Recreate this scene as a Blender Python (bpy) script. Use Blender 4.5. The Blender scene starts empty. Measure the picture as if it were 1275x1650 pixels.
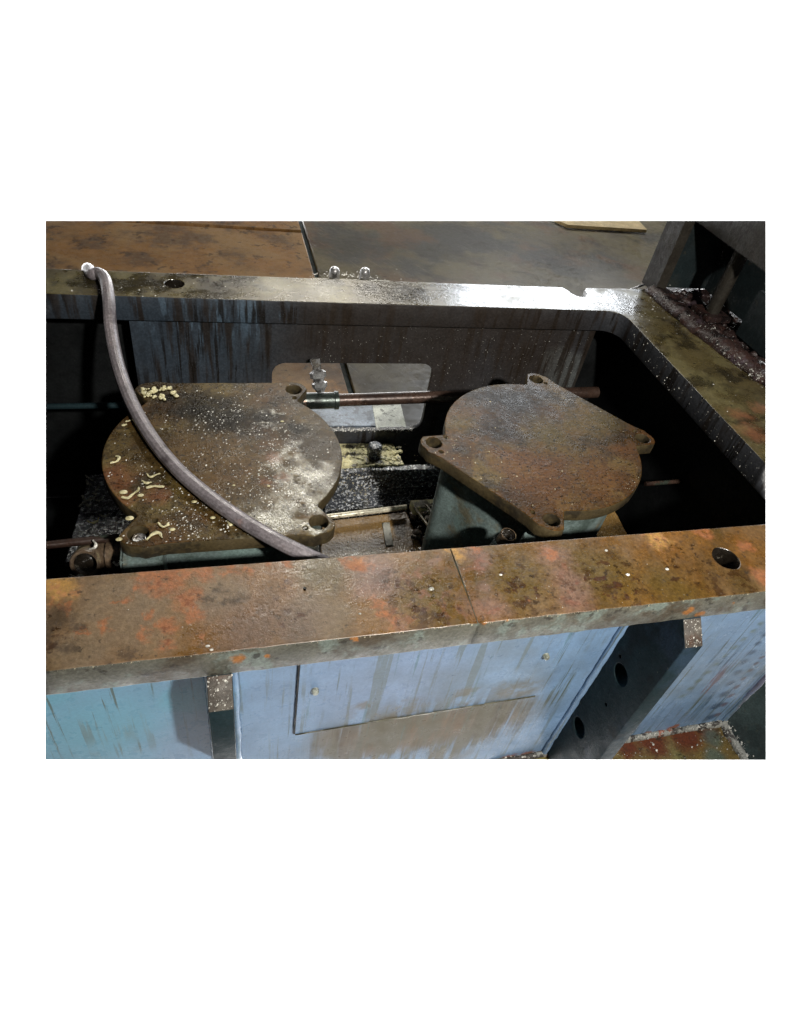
import bpy, bmesh, math, random
from mathutils import Vector, Matrix, noise
random.seed(7)
S = bpy.context.scene
COL = S.collection
PI = math.pi

# ------------------------------------------------------------------ camera
CAM_H = 1.85
PX, PY, FOC = 654.0, 789.5, 1042.09          # optical centre and focal length in photo pixels
p_, r_, y_ = (math.radians(a) for a in (41.723, 11.6845, 21.2534))
fwd = Vector((math.sin(y_)*math.cos(p_), math.cos(y_)*math.cos(p_), -math.sin(p_)))
rt0 = Vector((math.cos(y_), -math.sin(y_), 0)); up0 = rt0.cross(fwd)
RT = rt0*math.cos(r_) + up0*math.sin(r_)
UP = -rt0*math.sin(r_) + up0*math.cos(r_)
cd = bpy.data.cameras.new("camera"); cam = bpy.data.objects.new("camera", cd); COL.objects.link(cam)
m = Matrix((RT, UP, -fwd)).transposed().to_4x4(); m.translation = Vector((0, 0, CAM_H))
cam.matrix_world = m
cd.sensor_fit = 'VERTICAL'; cd.sensor_height = 36; cd.lens = 36*FOC/1650
cd.shift_x = (637.5-PX)/1650; cd.shift_y = (PY-825)/1650
cd.clip_start = 0.02; cd.clip_end = 400
S.camera = cam

# ------------------------------------------------------------------ world, lamps, exposure
W = bpy.data.worlds.new("World"); S.world = W; W.use_nodes = True
W.node_tree.nodes['Background'].inputs[0].default_value = (1.0, 1.0, 1.0, 1)
W.node_tree.nodes['Background'].inputs[1].default_value = 0.02
S.view_settings.view_transform = 'Standard'; S.view_settings.look = 'None'
S.view_settings.exposure = 0; S.view_settings.gamma = 1
def lamp(name, loc, aim, power, size, col, size_y=None, spread=None):
    l = bpy.data.lights.new(name, 'AREA'); l.energy = power; l.color = col
    l.shape = 'RECTANGLE' if size_y else 'DISK'; l.size = size
    if size_y: l.size_y = size_y
    if spread: l.spread = math.radians(spread)
    o = bpy.data.objects.new(name, l); COL.objects.link(o); o.location = loc
    o.rotation_euler = (Vector(aim)-Vector(loc)).to_track_quat('-Z', 'Y').to_euler()
    return o
lamp('inspection_lamp', (0.75, -0.9, 2.65), (0.55, 1.3, 0.6), 38, 0.12, (1.0, 0.95, 0.88), spread=100)
lamp('shop_and_fill_lamp', (0.6, 3.5, 3.4), (0.46, 1.35, 0.4), 5.0, 0.5, (1.0, 0.97, 0.88), 0.4, 40)
lamp('shop_and_fill_lamp', (1.2, 6.6, 4.2), (1.2, 3.6, 0), 72, 1.3, (1.0, 0.95, 0.86), 0.7)  # added fill to brighten the floor, set so covers don't mirror it
lamp('shop_and_fill_lamp', (4.1, 7.3, 3.65), (1.0, 1.8, 0.9), 165, 2.0, (0.9, 0.95, 1.0), 0.7)
lamp('backdrop_lamp', (8, 8.0, 6), (8, 26, 1), 45000, 24, (1, 1, 1), 4)
lamp('backdrop_lamp', (2, 4.5, -2.5), (2, 5, -10), 6500, 3, (1, 1, 1), 3)

# ------------------------------------------------------------------ points in the place seen at a photo pixel, on a known plane
def ray(px, py): return (px-PX)*RT - (py-PY)*UP + FOC*fwd
def at_z(px, py, z): d = ray(px, py); return Vector((0, 0, CAM_H)) + d*((z-CAM_H)/d.z)
def at_y(px, py, y): d = ray(px, py); return Vector((0, 0, CAM_H)) + d*(y/d.y)
def at_x(px, py, x): d = ray(px, py); return Vector((0, 0, CAM_H)) + d*(x/d.x)

# the four section planes that bound the built piece of the workshop
C0 = Vector((0, 0, CAM_H))
def plane(a, b):
    n = ray(*a).cross(ray(*b)); n.normalize()
    return -n if n.dot(fwd) > 0 else n        # outward normal
X0, X1, Y0, Y1 = 73.5, 1234.5, 355.5, 1224.5
SECT = [plane((X0, Y0), (X0, Y1)), plane((X1, Y0), (X1, Y1)), plane((X0, Y0), (X1, Y0)), plane((X0, Y1), (X1, Y1))]
def cut(bm, planes=SECT, inset=0.0):
    for n in planes:
        co = C0 - n*inset
        if not any((v.co-co).dot(n) > 0 for v in bm.verts): continue
        g = bm.verts[:]+bm.edges[:]+bm.faces[:]
        r = bmesh.ops.bisect_plane(bm, geom=g, plane_co=co, plane_no=n, clear_outer=True, dist=1e-6)
        ed = [e for e in bm.edges if e.is_boundary and all(abs((v.co-co).dot(n)) < 1e-4 for v in e.verts)]
        if ed:
            bmesh.ops.triangle_fill(bm, edges=ed, use_beauty=True)
    return bm

# ------------------------------------------------------------------ materials
def lin(c):
    if isinstance(c, str):
        c = [int(c[i:i+2], 16)/255 for i in (0, 2, 4)]
    return tuple((x/12.92 if x <= .04045 else ((x+.055)/1.055)**2.4) for x in c)
class NT:
    def __init__(s, name):
        s.m = bpy.data.materials.new(name); s.m.use_nodes = True; s.t = s.m.node_tree; s.n = s.t.nodes; s.l = s.t.links
        s.b = s.n['Principled BSDF']; s.geo = s.n.new('ShaderNodeNewGeometry').outputs['Position']
    def link(s, a, b): s.l.new(a, b)
    def val(s, sock, v):
        if hasattr(v, 'links') or isinstance(v, bpy.types.NodeSocket): s.l.new(v, sock)
        else: sock.default_value = v
    def math(s, op, a, b=0.0, clamp=False):
        n = s.n.new('ShaderNodeMath'); n.operation = op; n.use_clamp = clamp
        s.val(n.inputs[0], a); s.val(n.inputs[1], b); return n.outputs[0]
    def vmul(s, v, sc, off=(0, 0, 0)):
        n = s.n.new('ShaderNodeMapping'); s.l.new(v, n.inputs[0]); n.inputs['Scale'].default_value = sc; n.inputs['Location'].default_value = off
        return n.outputs[0]
    def noise(s, scale, detail=5, rough=.6, seed=0, stretch=(1, 1, 1), rot=None, dist=0.0):
        v = s.geo
        if rot:
            r = s.n.new('ShaderNodeVectorRotate'); r.rotation_type = 'EULER_XYZ'; s.l.new(v, r.inputs['Vector']); r.inputs['Rotation'].default_value = rot; v = r.outputs[0]
        v = s.vmul(v, stretch, (seed*3.17, seed*1.31, seed*2.7))
        n = s.n.new('ShaderNodeTexNoise'); s.l.new(v, n.inputs['Vector'])
        n.inputs['Scale'].default_value = scale; n.inputs['Detail'].default_value = detail; n.inputs['Roughness'].default_value = rough
        n.inputs['Distortion'].default_value = dist
        return n.outputs['Fac']
    def step(s, v, lo, hi, a=0., b=1.):
        n = s.n.new('ShaderNodeMapRange'); n.interpolation_type = 'SMOOTHSTEP'
        s.l.new(v, n.inputs[0]); n.inputs[1].default_value = lo; n.inputs[2].default_value = hi; n.inputs[3].default_value = a; n.inputs[4].default_value = b
        return n.outputs[0]
    def warped(s, amp, scale=14, seed=0):
        v = s.vmul(s.geo, (1, 1, 1), (seed, seed*.7, 0))
        n = s.n.new('ShaderNodeTexNoise'); s.l.new(v, n.inputs['Vector']); n.inputs['Scale'].default_value = scale; n.inputs['Detail'].default_value = 5
        n.inputs['Roughness'].default_value = .65
        a = s.n.new('ShaderNodeVectorMath'); a.operation = 'SUBTRACT'; s.l.new(n.outputs['Color'], a.inputs[0]); a.inputs[1].default_value = (.5, .5, .5)
        b = s.n.new('ShaderNodeVectorMath'); b.operation = 'SCALE'; s.l.new(a.outputs[0], b.inputs[0]); b.inputs['Scale'].default_value = amp
        c = s.n.new('ShaderNodeVectorMath'); c.operation = 'ADD'; s.l.new(s.geo, c.inputs[0]); s.l.new(b.outputs[0], c.inputs[1])
        return c.outputs[0]
    def blobs(s, pts, warp=.05, wscale=14, edge=.35, seed=0):
        """stains of a fixed place: (point, radius)"""
        w = s.warped(warp*2, wscale, seed); out = None
        for c, r in pts:
            d = s.n.new('ShaderNodeVectorMath'); d.operation = 'DISTANCE'; s.l.new(w, d.inputs[0]); d.inputs[1].default_value = c
            k = s.step(d.outputs['Value'], r*(1-edge), r*(1+edge), 1., 0.)
            out = k if out is None else s.math('MAXIMUM', out, k)
        return out
    def mix(s, fac, a, b, typ='RGBA', mode='MIX'):
        n = s.n.new('ShaderNodeMix'); n.data_type = typ
        if typ == 'RGBA':
            n.blend_type = mode
            f, i1, i2, o = n.inputs[0], n.inputs[6], n.inputs[7], n.outputs[2]
        else: f, i1, i2, o = n.inputs[0], n.inputs[2], n.inputs[3], n.outputs[0]
        s.val(f, fac)
        for sk, v in ((i1, a), (i2, b)):
            if isinstance(v, tuple) and len(v) == 3: v = v+(1,)
            s.val(sk, v)
        return o
GAIN = 1.0
def surface(name, base, layers=(), rough=.5, metal=0., bump=((60, .2),), spec=.5, var=.25, grain=.26, gain=1.0):
    """base colour plus stain layers; a layer is (colour, mask_function, amount, roughness or None)"""
    GAIN = gain
    t = NT(name); col = tuple(x*GAIN for x in lin(base)); rg = rough
    c = col
    v1 = t.noise(9, 6, .65, 1)
    k = t.step(v1, .3, .7, 1-var, 1+var)
    hs = t.n.new('ShaderNodeHueSaturation'); hs.inputs['Color'].default_value = col+(1,); t.l.new(k, hs.inputs['Value']); c = hs.outputs[0]
    sg = spec
    for L in layers:
        colr, fn, amt, rr = L[:4]
        mk = fn(t); mk = t.math('MULTIPLY', mk, amt)
        c = t.mix(mk, c, tuple(x*GAIN for x in lin(colr)))
        if rr is not None: rg = t.mix(mk, rg, rr, 'FLOAT')
        if len(L) > 4: sg = t.mix(mk, sg, L[4], 'FLOAT')
    # fine speckle
    sp = t.step(t.noise(170, 4, .7, 5), .35, .7, 1-grain, 1+grain*.9)
    hs = t.n.new('ShaderNodeHueSaturation'); t.l.new(c, hs.inputs['Color']); t.l.new(sp, hs.inputs['Value']); c = hs.outputs[0]
    t.l.new(c, t.b.inputs['Base Color'])
    rv = t.step(t.noise(26, 5, .7, 9), .3, .7, -.12, .12)
    rg = t.math('ADD', rg, rv, True)
    t.l.new(rg, t.b.inputs['Roughness'])
    t.b.inputs['Metallic'].default_value = metal; t.val(t.b.inputs['Specular IOR Level'], sg)
    prev = None
    for sc, st in bump:
        b = t.n.new('ShaderNodeBump'); b.inputs['Strength'].default_value = st; b.inputs['Distance'].default_value = min(.004, .35/sc)
        t.l.new(t.noise(sc, 5, .62, sc % 7), b.inputs['Height'])
        if prev: t.l.new(prev, b.inputs['Normal'])
        prev = b.outputs[0]
    if prev: t.l.new(prev, t.b.inputs['Normal'])
    return t.m
N = lambda sc, lo, hi, seed=0, stretch=(1, 1, 1), rot=None, dist=0., det=5: (lambda t: t.step(t.noise(sc, det, .62, seed, stretch, rot, dist), lo, hi))
B = lambda pts, warp=.03, ws=14, edge=.35, seed=0: (lambda t: t.blobs(pts, warp, ws, edge, seed))
def X(*fs):            # product of masks
    def f(t):
        o = fs[0](t)
        for g in fs[1:]: o = t.math('MULTIPLY', o, g(t))
        return o
    return f
def px_blobs(lst, z=None, y=None, x=None):
    out = []
    for (a, b, r) in lst:
        q = at_z(a, b, z) if z is not None else (at_y(a, b, y) if y is not None else at_x(a, b, x))
        out.append((tuple(q), r*(q-C0).length/1042))
    return out

def Zm(lo, hi, a=0., b=1.):
    def f(t):
        n = t.n.new('ShaderNodeSeparateXYZ'); t.l.new(t.warped(.02, 10, 2), n.inputs[0]); return t.step(n.outputs[2], lo, hi, a, b)
    return f
RZ = .95      # top of the rails
CZ = .85      # top of the cover plates
M = {}
# near rail: brown rust with orange, pink and dark stains
NEARZ = dict(z=RZ)
M['near_rail'] = surface('rusted_rail_steel', '7a5527', [
    ('7a664a', N(5, .42, .62, 2), .6, .42),
    ('54421f', N(6, .47, .62, 4, (1, .3, 1), (0, 0, .35)), .85, .32),
    ('6d5330', N(16, .5, .64, 24, (1, .3, 1), (0, 0, .35)), .5, .32),
    ('80705a', B(px_blobs([(185, 985, 80), (130, 1050, 50), (350, 960, 40), (520, 990, 50)], z=RZ), .05, 9, .6), .75, .5),
    ('6b5a50', B(px_blobs([(400, 1010, 60), (470, 1000, 50), (600, 930, 40)], z=RZ), .05, 9, .7, 13), .6, .4),
    ('574a22', B(px_blobs([(980, 930, 60), (830, 930, 60), (690, 960, 55), (1080, 950, 50), (520, 915, 40)], z=RZ), .05, 9, .7, 3), .7, .3),
    ('8d7069', B(px_blobs([(612, 915, 26), (610, 950, 24), (900, 900, 24), (920, 940, 26), (640, 1010, 16), (785, 980, 28), (765, 900, 22), (780, 940, 14), (930, 965, 24), (690, 900, 10)], z=RZ), .06, 10, .75, 5), .5, .32),
    ('84503c', X(B(px_blobs([(930, 955, 26), (905, 905, 18), (790, 985, 26), (690, 985, 60), (770, 905, 18), (690, 940, 50)], z=RZ), .06, 12, .8, 35), N(45, .52, .62, 31)), .55, .4),
    ('a3653b', X(B(px_blobs([(262, 934, 27), (235, 925, 15), (290, 922, 20), (203, 968, 9), (214, 956, 8), (226, 946, 9), (303, 966, 20), (312, 985, 14), (268, 1007, 14), (234, 1025, 9), (270, 1038, 10), (167, 1010, 8), (134, 1016, 5), (182, 974, 5), (238, 995, 8), (577, 908, 17), (562, 900, 9), (608, 972, 10), (620, 985, 11), (632, 1000, 12), (322, 1025, 6), (762, 885, 8), (1130, 855, 14), (1230, 930, 16), (886, 893, 9), (460, 906, 10), (430, 912, 6), (110, 980, 8), (850, 965, 5), (1200, 880, 12), (330, 925, 14), (370, 915, 12), (400, 912, 9)], z=RZ), .035, 36, .5, 1), N(60, .28, .5, 33)), .8, .6),
    ('7c4524', X(B(px_blobs([(303, 966, 18), (268, 1007, 12), (262, 938, 22), (270, 1040, 8), (577, 912, 10), (85, 975, 14)], z=RZ), .04, 40, .5, 41), N(70, .5, .6, 43)), .8, .6),
    ('b58a44', X(B(px_blobs([(92, 946, 24), (735, 890, 14), (722, 884, 8), (1060, 867, 18), (1048, 861, 12), (80, 930, 12)], z=RZ), .035, 26, .5, 7), N(50, .3, .55, 34)), .95, .65),
    ('b37a4c', X(B(px_blobs([(1060, 870, 24), (98, 955, 24), (578, 905, 16)], z=RZ), .035, 26, .6, 17), N(60, .5, .6, 37)), .7, .65),
    ('352819', B(px_blobs([(90, 1000, 20), (210, 1052, 9), (335, 968, 10), (365, 968, 9), (384, 962, 10), (352, 950, 9), (75, 1020, 14), (110, 1045, 9), (90, 1040, 9), (120, 1020, 7)], z=RZ), .035, 26, .7, 11), .7, .5),
    ('3c2411', X(N(36, .53, .6, 6), B(px_blobs([(455, 985, 34), (690, 980, 60), (640, 940, 30), (850, 950, 60), (980, 930, 50), (1080, 930, 50), (1180, 950, 40), (85, 1045, 24)], z=RZ), .07, 9, .8, 96)), .85, .3),
    ('2b1c0e', X(N(60, .56, .62, 66), B(px_blobs([(470, 1000, 30), (720, 960, 60), (850, 950, 60), (1000, 930, 60), (1120, 900, 50), (90, 1000, 30)], z=RZ), .07, 9, .8, 97)), .8, .25),
    ('43240f', X(N(55, .56, .63, 16), B(px_blobs([(450, 965, 30), (470, 1000, 26), (680, 985, 50), (720, 990, 40), (830, 940, 50), (980, 950, 60), (640, 950, 40)], z=RZ), .06, 12, .6, 44)), .9, .35),
    ('2c2216', N(75, .61, .68, 12), .7, .5),
    ('a89a84', N(130, .66, .72, 46), .5, .4),
    ], rough=.3, bump=((35, .15), (110, .25), (300, .3)), spec=.6, var=.28, gain=.72)
M['rail_face'] = M['near_rail']
M['near_face'] = surface('painted_rail_edge', '66655a', [
    ('7e8c84', N(14, .5, .6, 2), .7, .5), ('4d4130', N(11, .5, .62, 4), .85, .5), ('2f2a22', N(40, .58, .66, 5), .8, .4),
    ('a8703a', B(px_blobs([(383, 1063, 12), (432, 1058, 6), (1130, 990, 7), (1110, 985, 8), (840, 993, 10), (820, 998, 5), (780, 1005, 5), (870, 990, 6), (1180, 973, 5), (575, 1030, 7)], y=.595), .02, 30, .4), .95, .7),
    ], rough=.45, bump=((40, .4), (150, .3)), var=.3, spec=.25, gain=.72)
BLUE = '6f8799'
M['front_wall'] = surface('oily_blue_paint', '7794b4', [
    ('5f9fb4', B(px_blobs([(150, 1180, 120), (300, 1130, 50), (60, 1120, 60)], y=.708), .08, 5, .8), .8, None),
    ('8490ac', B(px_blobs([(620, 1090, 130), (300, 1190, 50)], y=.708), .08, 5, .8, 2), .45, None),
    ('5e6658', X(N(6, .55, .6, 3, (9, 9, .35)), N(3, .42, .58, 53)), .55, .4),
    ('4b5440', X(N(8, .6, .64, 51, (12, 12, .3)), N(3, .4, .56, 54)), .8, .4),
    ('6b5526', X(Zm(.425, .445, 1., 0.), N(4, .25, .48, 77, (7, 7, .35)), B([((x_/100, .708, .36), .10) for x_ in range(28, 66, 6)], .06, 8, .5, 78)), .85, .35),
    ('46381a', X(N(9, .47, .56, 87, (7, 7, .25)), B([((x_/100, .708, .34), .11) for x_ in range(28, 66, 6)], .05, 9, .5, 79), Zm(.42, .44, 1., 0.)), .9, .35),
    ('6b5432', X(B([((x_/100, .708, .33), .08) for x_ in range(33, 52, 6)], .05, 9, .5, 79), Zm(.42, .44, 1., 0.)), .8, .35),
    ('2c4560', B(px_blobs([(1232-i*11, 1022+i*14+i*i*.35, 6+i*.35) for i in range(13)], y=.708), .018, 9, .6, 81), .75, None),
    ('5b4c56', B(px_blobs([(1238-i*10, 1050+i*9+i*i*.45, 4+i*.25) for i in range(13)], y=.708), .014, 9, .5, 82), .8, None),
    ('5c6a50', B(px_blobs([(1225-i*14, 1005+i*13, 5) for i in range(10)], y=.708), .018, 9, .7, 83), .6, None),
    ('575035', X(N(5, .42, .55, 7, (5, 5, .7)), B(px_blobs([(640, 1190, 110), (760, 1170, 90), (560, 1200, 50), (700, 1200, 90)], y=.708), .08, 8, .6, 4)), .95, .35),
    ('6b5c38', X(B(px_blobs([(600, 1135, 38), (640, 1140, 30), (740, 1120, 26), (835, 1105, 30)], y=.706), .09, 11, .6, 6), N(14, .42, .55, 93)), .65, .45),
    ('456a66', N(9, .6, .68, 11, (6, 6, .3)), .5, None), ('626a66', N(2.5, .5, .7, 61), .45, .45),
    ('34516b', X(N(5, .55, .62, 21, (5, 5, .4)), B([((1.33, .708, .35), .17)], .06, 6, .6, 8)), .9, .35),
    ('6a5660', X(N(5, .57, .62, 26, (5, 5, .35)), B([((1.36, .708, .3), .17)], .06, 6, .6, 8)), .9, .35),
    ('8f5c40', B(px_blobs([(850, 1216, 12), (820, 1221, 10), (1040, 1183, 7), (1085, 1172, 7)], y=.708), .03, 30, .4, 9), .9, .7),
    ], rough=.33, bump=((3, .1),), spec=.15, var=.14, grain=.08, gain=.9)
M['gusset'] = surface('shaded_blue_gusset_paint', '1c2a2e', [  # blue darkened so the colour carries the shade of the unlit side
    ('2c3a4a', N(3.5, .5, .62, 3), .7, None), ('15191a', N(7, .5, .62, 6), .8, .4), ('5f6258', N(90, .66, .72, 8), .5, .5),
    ], rough=.5, bump=((110, .3), (300, .2)), spec=.06, var=.2, grain=.15)
M['gusset_edge'] = surface('flaked_gusset_edge', '45403a', [
    ('66625a', N(30, .5, .64, 3), .6, None), ('4a3426', N(14, .5, .62, 13), .7, None), ('322c24', N(45, .55, .65, 6), .8, None)], rough=.6, bump=((60, .6), (200, .5)), var=.2)
# far and right rails
M['back_rail'] = surface('oily_rail_steel', '50472c', [
    ('67603f', N(8, .48, .6, 2), .7, .4),
    ('1d1a13', N(7, .5, .6, 5), .75, .2),
    ('8d8878', B(px_blobs([(520, 466, 22), (440, 462, 22)], z=RZ), .05, 12, .7, 2), .5, .3),
    ('2a2620', B(px_blobs([(640, 470, 60), (760, 475, 60), (900, 480, 60), (600, 466, 22), (1000, 490, 30)], z=RZ), .05, 9, .7, 3), .75, .13),
    ('1c1711', B(px_blobs([(350, 468, 30), (595, 465, 18), (290, 440, 22), (380, 452, 26)], z=RZ), .03, 16, .6, 4), .75, .25),
    ('8a5a3c', B(px_blobs([(1195, 668, 16), (1215, 700, 18), (1225, 655, 12)], z=RZ), .06, 14, .8, 6), .6, .45),
    ('171410', N(60, .6, .68, 12), .7, .3),
    ], rough=.33, bump=((22, .10), (70, .18), (260, .3)), spec=.7, var=.25)
M['back_face'] = surface('sooty_inner_wall', '34363a', [
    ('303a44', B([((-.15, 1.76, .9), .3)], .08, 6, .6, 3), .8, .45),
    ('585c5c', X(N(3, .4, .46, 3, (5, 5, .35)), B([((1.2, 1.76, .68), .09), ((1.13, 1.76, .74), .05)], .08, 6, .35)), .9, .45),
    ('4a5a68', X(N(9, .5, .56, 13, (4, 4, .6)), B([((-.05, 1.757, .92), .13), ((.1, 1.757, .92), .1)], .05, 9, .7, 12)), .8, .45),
    ('241d17', X(N(7, .5, .6, 6, (4, 4, .3)), N(2, .42, .56, 71)), .85, .4),
    ('17130f', X(N(10, .54, .6, 9, (6, 6, .3)), N(2.5, .4, .54, 72)), .85, .3),
    ('2a231d', B(px_blobs([(560, 540, 100), (700, 570, 120), (850, 560, 90), (620, 500, 90), (800, 510, 90)], y=1.77), .1, 6, .7, 7), .75, .4),
    ], rough=.42, bump=((30, .2), (160, .4)), spec=.35, var=.25)
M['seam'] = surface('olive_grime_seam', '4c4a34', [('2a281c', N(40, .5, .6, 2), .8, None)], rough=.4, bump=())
M['hole'] = surface('wet_shaded_hole_wall', '1c1813', [('6a655a', N(40, .58, .66, 2), .6, None)], rough=.2, bump=((60, .6),), spec=1.)  # near-black colour carries the shade inside holes and bores; gloss is wetness
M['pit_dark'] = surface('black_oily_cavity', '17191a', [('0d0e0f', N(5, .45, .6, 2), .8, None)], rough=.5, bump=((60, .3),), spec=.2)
# cover plates
def cover_mat(name, light, base='57472a'):
    return surface(name, base, [
        ('6b5c34', N(5, .45, .6, 2), .7, .4), ('54371c', N(4, .48, .62, 4), .7, .4), ('241c12', N(8, .5, .6, 6), .75, .25),
        ('3a2d18', N(22, .48, .58, 26), .7, .3),
        ]+light+[('14100a', N(125, .56, .62, 12), .75, .25), ('7d7558', N(120, .62, .68, 15), .6, .4)],
        rough=.36, bump=((28, .12), (90, .35), (300, .5)), spec=.12, var=.3, gain=.7)
M['coverA'] = cover_mat('grimy_cover_plate', [
    ('5a4017', B(px_blobs([(350, 770, 50), (330, 730, 40), (400, 745, 30)], z=CZ), .1, 9, .8, 5), .6, .3),
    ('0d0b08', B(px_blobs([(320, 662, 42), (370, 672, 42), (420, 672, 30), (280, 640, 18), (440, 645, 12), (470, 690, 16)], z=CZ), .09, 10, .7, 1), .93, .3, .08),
    ('8f8b76', X(B(px_blobs([(500, 770, 38), (480, 825, 44), (440, 840, 36), (455, 735, 22), (440, 690, 12), (436, 665, 10), (515, 800, 30), (505, 850, 22), (470, 785, 28), (400, 855, 16)], z=CZ), .12, 14, .9, 2), N(26, .36, .6, 91)), .85, .2, .8),  # pale patch paints the lamp glare on the wet front right
    ('7a4a30', B(px_blobs([(440, 740, 12), (455, 765, 10), (188, 770, 26), (200, 800, 18), (255, 800, 16), (425, 775, 10)], z=CZ), .05, 14, .7, 3), .6, .4)], '584729')
M['coverB'] = cover_mat('rust_brown_cover_plate', [
    ('1b150f', B(px_blobs([(830, 650, 60), (780, 640, 36), (800, 690, 34), (880, 640, 30)], z=CZ), .09, 8, .8, 1), .85, .35),
    ('64401c', B(px_blobs([(870, 770, 60), (960, 770, 50), (830, 750, 40), (1010, 730, 18)], z=CZ), .08, 8, .8, 2), .75, .4),
    ('61511f', B(px_blobs([(740, 680, 25), (890, 700, 40), (960, 680, 40)], z=CZ), .08, 8, .8, 3), .6, .4)], '553b1b')
M['cover_edge'] = surface('worn_cover_edge', '443b28', [('25211a', N(20, .5, .62, 3), .8, None)], rough=.42, bump=((60, .5),))
M['body'] = surface('sea_green_casting', '63716f', [
    ('3a453f', N(8, .5, .62, 3), .8, None), ('6a5a38', N(7, .56, .66, 6), .6, .4), ('6f8580', N(5, .52, .62, 9), .6, None),
    ('201f1a', N(70, .62, .7, 8), .6, None)], rough=.45, bump=((50, .35), (200, .3)), var=.2)
M['hose'] = surface('ribbed_grey_hose', '6a6568', [('7d7678', N(12, .45, .62, 2), .6, .28), ('2c2528', N(18, .55, .68, 5), .6, None),
    ('7a5f56', N(30, .6, .68, 7), .4, None)], rough=.42, metal=.1, bump=((260, .25),), spec=.45, var=.15, grain=.3, gain=1.25)
M['copper'] = surface('tarnished_copper', '47372f', [('2a1d18', N(12, .48, .6, 2), .8, .4), ('33443c', N(9, .6, .66, 5), .7, None)], rough=.3, metal=.3, bump=((60, .3),), var=.3)
M['fitting'] = surface('blackened_brass_fitting', '3c4440', [('1a1c1b', N(16, .5, .6, 2), .8, None), ('7a5a48', N(20, .6, .66, 5), .6, None)], rough=.3, metal=.5, bump=((60, .4),))
M['bright'] = surface('bright_wet_metal', 'a0a0a0', [('3c3a38', N(30, .52, .6, 2), .85, .3), ('6a5a40', N(14, .55, .65, 4), .6, None)], rough=.25, metal=.6, bump=((90, .5),))
M['plate_grey'] = surface('grey_flat_bar', '5f6873', [('3a4048', N(28, .5, .6, 2), .8, .4), ('8a94a0', N(60, .6, .68, 5), .6, None)], rough=.4, metal=.2, bump=((80, .5),))
M['plate_light'] = surface('pale_flat_bar', 'a3a79e', [('3f413a', N(40, .55, .62, 2), .85, .4), ('6b705c', N(12, .5, .62, 4), .6, None)], rough=.45, bump=((80, .4),))
M['glitter'] = surface('oil_blackened_guide', '44484e', [('14130f', N(7, .48, .6, 2), .85, .2), ('4a4636', N(10, .56, .64, 5), .8, .3), ('d4d8dc', N(110, .54, .6, 4), .9, .3)], rough=.22, bump=((45, .8), (140, 1.), (350, .9)), spec=1.)  # near-white specks are glints on the oil, painted into the colour
M['grime_cake'] = surface('caked_yellow_sludge', 'bdb68c', [('d8d2a8', N(35, .5, .58, 2), .9, None), ('2a261b', N(26, .54, .6, 5), .9, .3)], rough=.5, bump=((60, 1.), (150, 1.)), var=.3)
M['brown_plate'] = surface('brown_oily_plate', '7a6038', [('33260f', N(9, .52, .62, 2), .8, .25), ('f0ecd8', B(px_blobs([(590, 880, 55), (550, 885, 40), (640, 885, 25), (610, 850, 14)], z=.4), .05, 16, .5, 2), .85, .25), ('b0813a', B(px_blobs([(622, 850, 8), (626, 870, 8)], z=.4), .02, 24, .5, 4), .8, None)], rough=.25, bump=((40, .6), (120, .7)), spec=.9)  # the near-white patch is a painted reflection on the wet plate
M['elbow'] = surface('oily_rusted_iron', '57493a', [('2a2019', N(14, .48, .6, 2), .8, .25), ('7a7058', N(20, .56, .64, 5), .7, .3)], rough=.3, bump=((50, .5), (160, .5)), spec=.8)
M['rod'] = surface('polished_rod', 'd8d2bc', [('5a5040', N(40, .58, .64, 2), .9, None)], rough=.25, metal=.4, bump=((60, .2),))
M['crumb'] = surface('pale_crumbs', 'a39c84', [('6c6040', N(60, .5, .62, 2), .8, None)], rough=.45, bump=(), var=.3)
M['crumb_white'] = surface('white_wet_crumbs', 'c9c8c0', [('6a6a64', N(60, .5, .62, 2), .8, None)], rough=.3, bump=(), var=.3)
M['shaving'] = surface('pale_yellow_shavings', 'bcb58e', [('7e764e', N(40, .55, .62, 2), .7, None)], rough=.4, bump=((90, .3),), var=.15)
M['shaving_grey'] = surface('oily_grey_shavings', '96968c', [('4a4a40', N(60, .55, .62, 2), .7, None)], rough=.35, bump=((90, .3),), var=.15)
M['clumps'] = surface('wet_clumps', '6a5c50', [('17130f', N(30, .48, .58, 2), .85, .2), ('c9c2b0', N(50, .58, .66, 4), .8, .3)], rough=.25, bump=((60, .8),), spec=1.)
M['flange'] = surface('rusty_base_flange', '6a5a34', [
    ('7b7a4e', N(5, .5, .6, 2), .6, None), ('5a2c1a', B(px_blobs([(1050, 1195, 26), (1100, 1183, 26), (1135, 1172, 20), (1010, 1205, 18)], z=.075), .05, 14, .5), .95, .3),
    ('4c6058', B([((1.41, .6, .075), .035), ((1.44, .66, .075), .03)], .02, 14, .5, 3), .7, None), ('30281a', N(30, .56, .64, 6), .8, None)], rough=.35, bump=((50, .5), (160, .5)))
M['weld'] = surface('grimy_weld_bead', '352826', [('46302a', N(14, .5, .6, 2), .6, None), ('121011', N(24, .5, .6, 5), .8, .2), ('54474f', N(18, .58, .66, 8), .6, .3)], rough=.35, bump=((40, 1.), (110, 1.)), spec=.6)
M['weld_pale'] = surface('paint_flaked_weld', '8b8c86', [('2b2522', N(40, .5, .58, 2), .9, None), ('9a4f32', N(14, .6, .66, 5), .8, None)], rough=.5, bump=((60, 1.), (120, 1.)))
M['column'] = surface('dark_teal_column_paint', '1d2628', [('2b2f2c', N(6, .5, .62, 2), .6, None), ('3a3830', N(30, .6, .68, 5), .5, None)], rough=.55, bump=((60, .4),), spec=.3)
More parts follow.
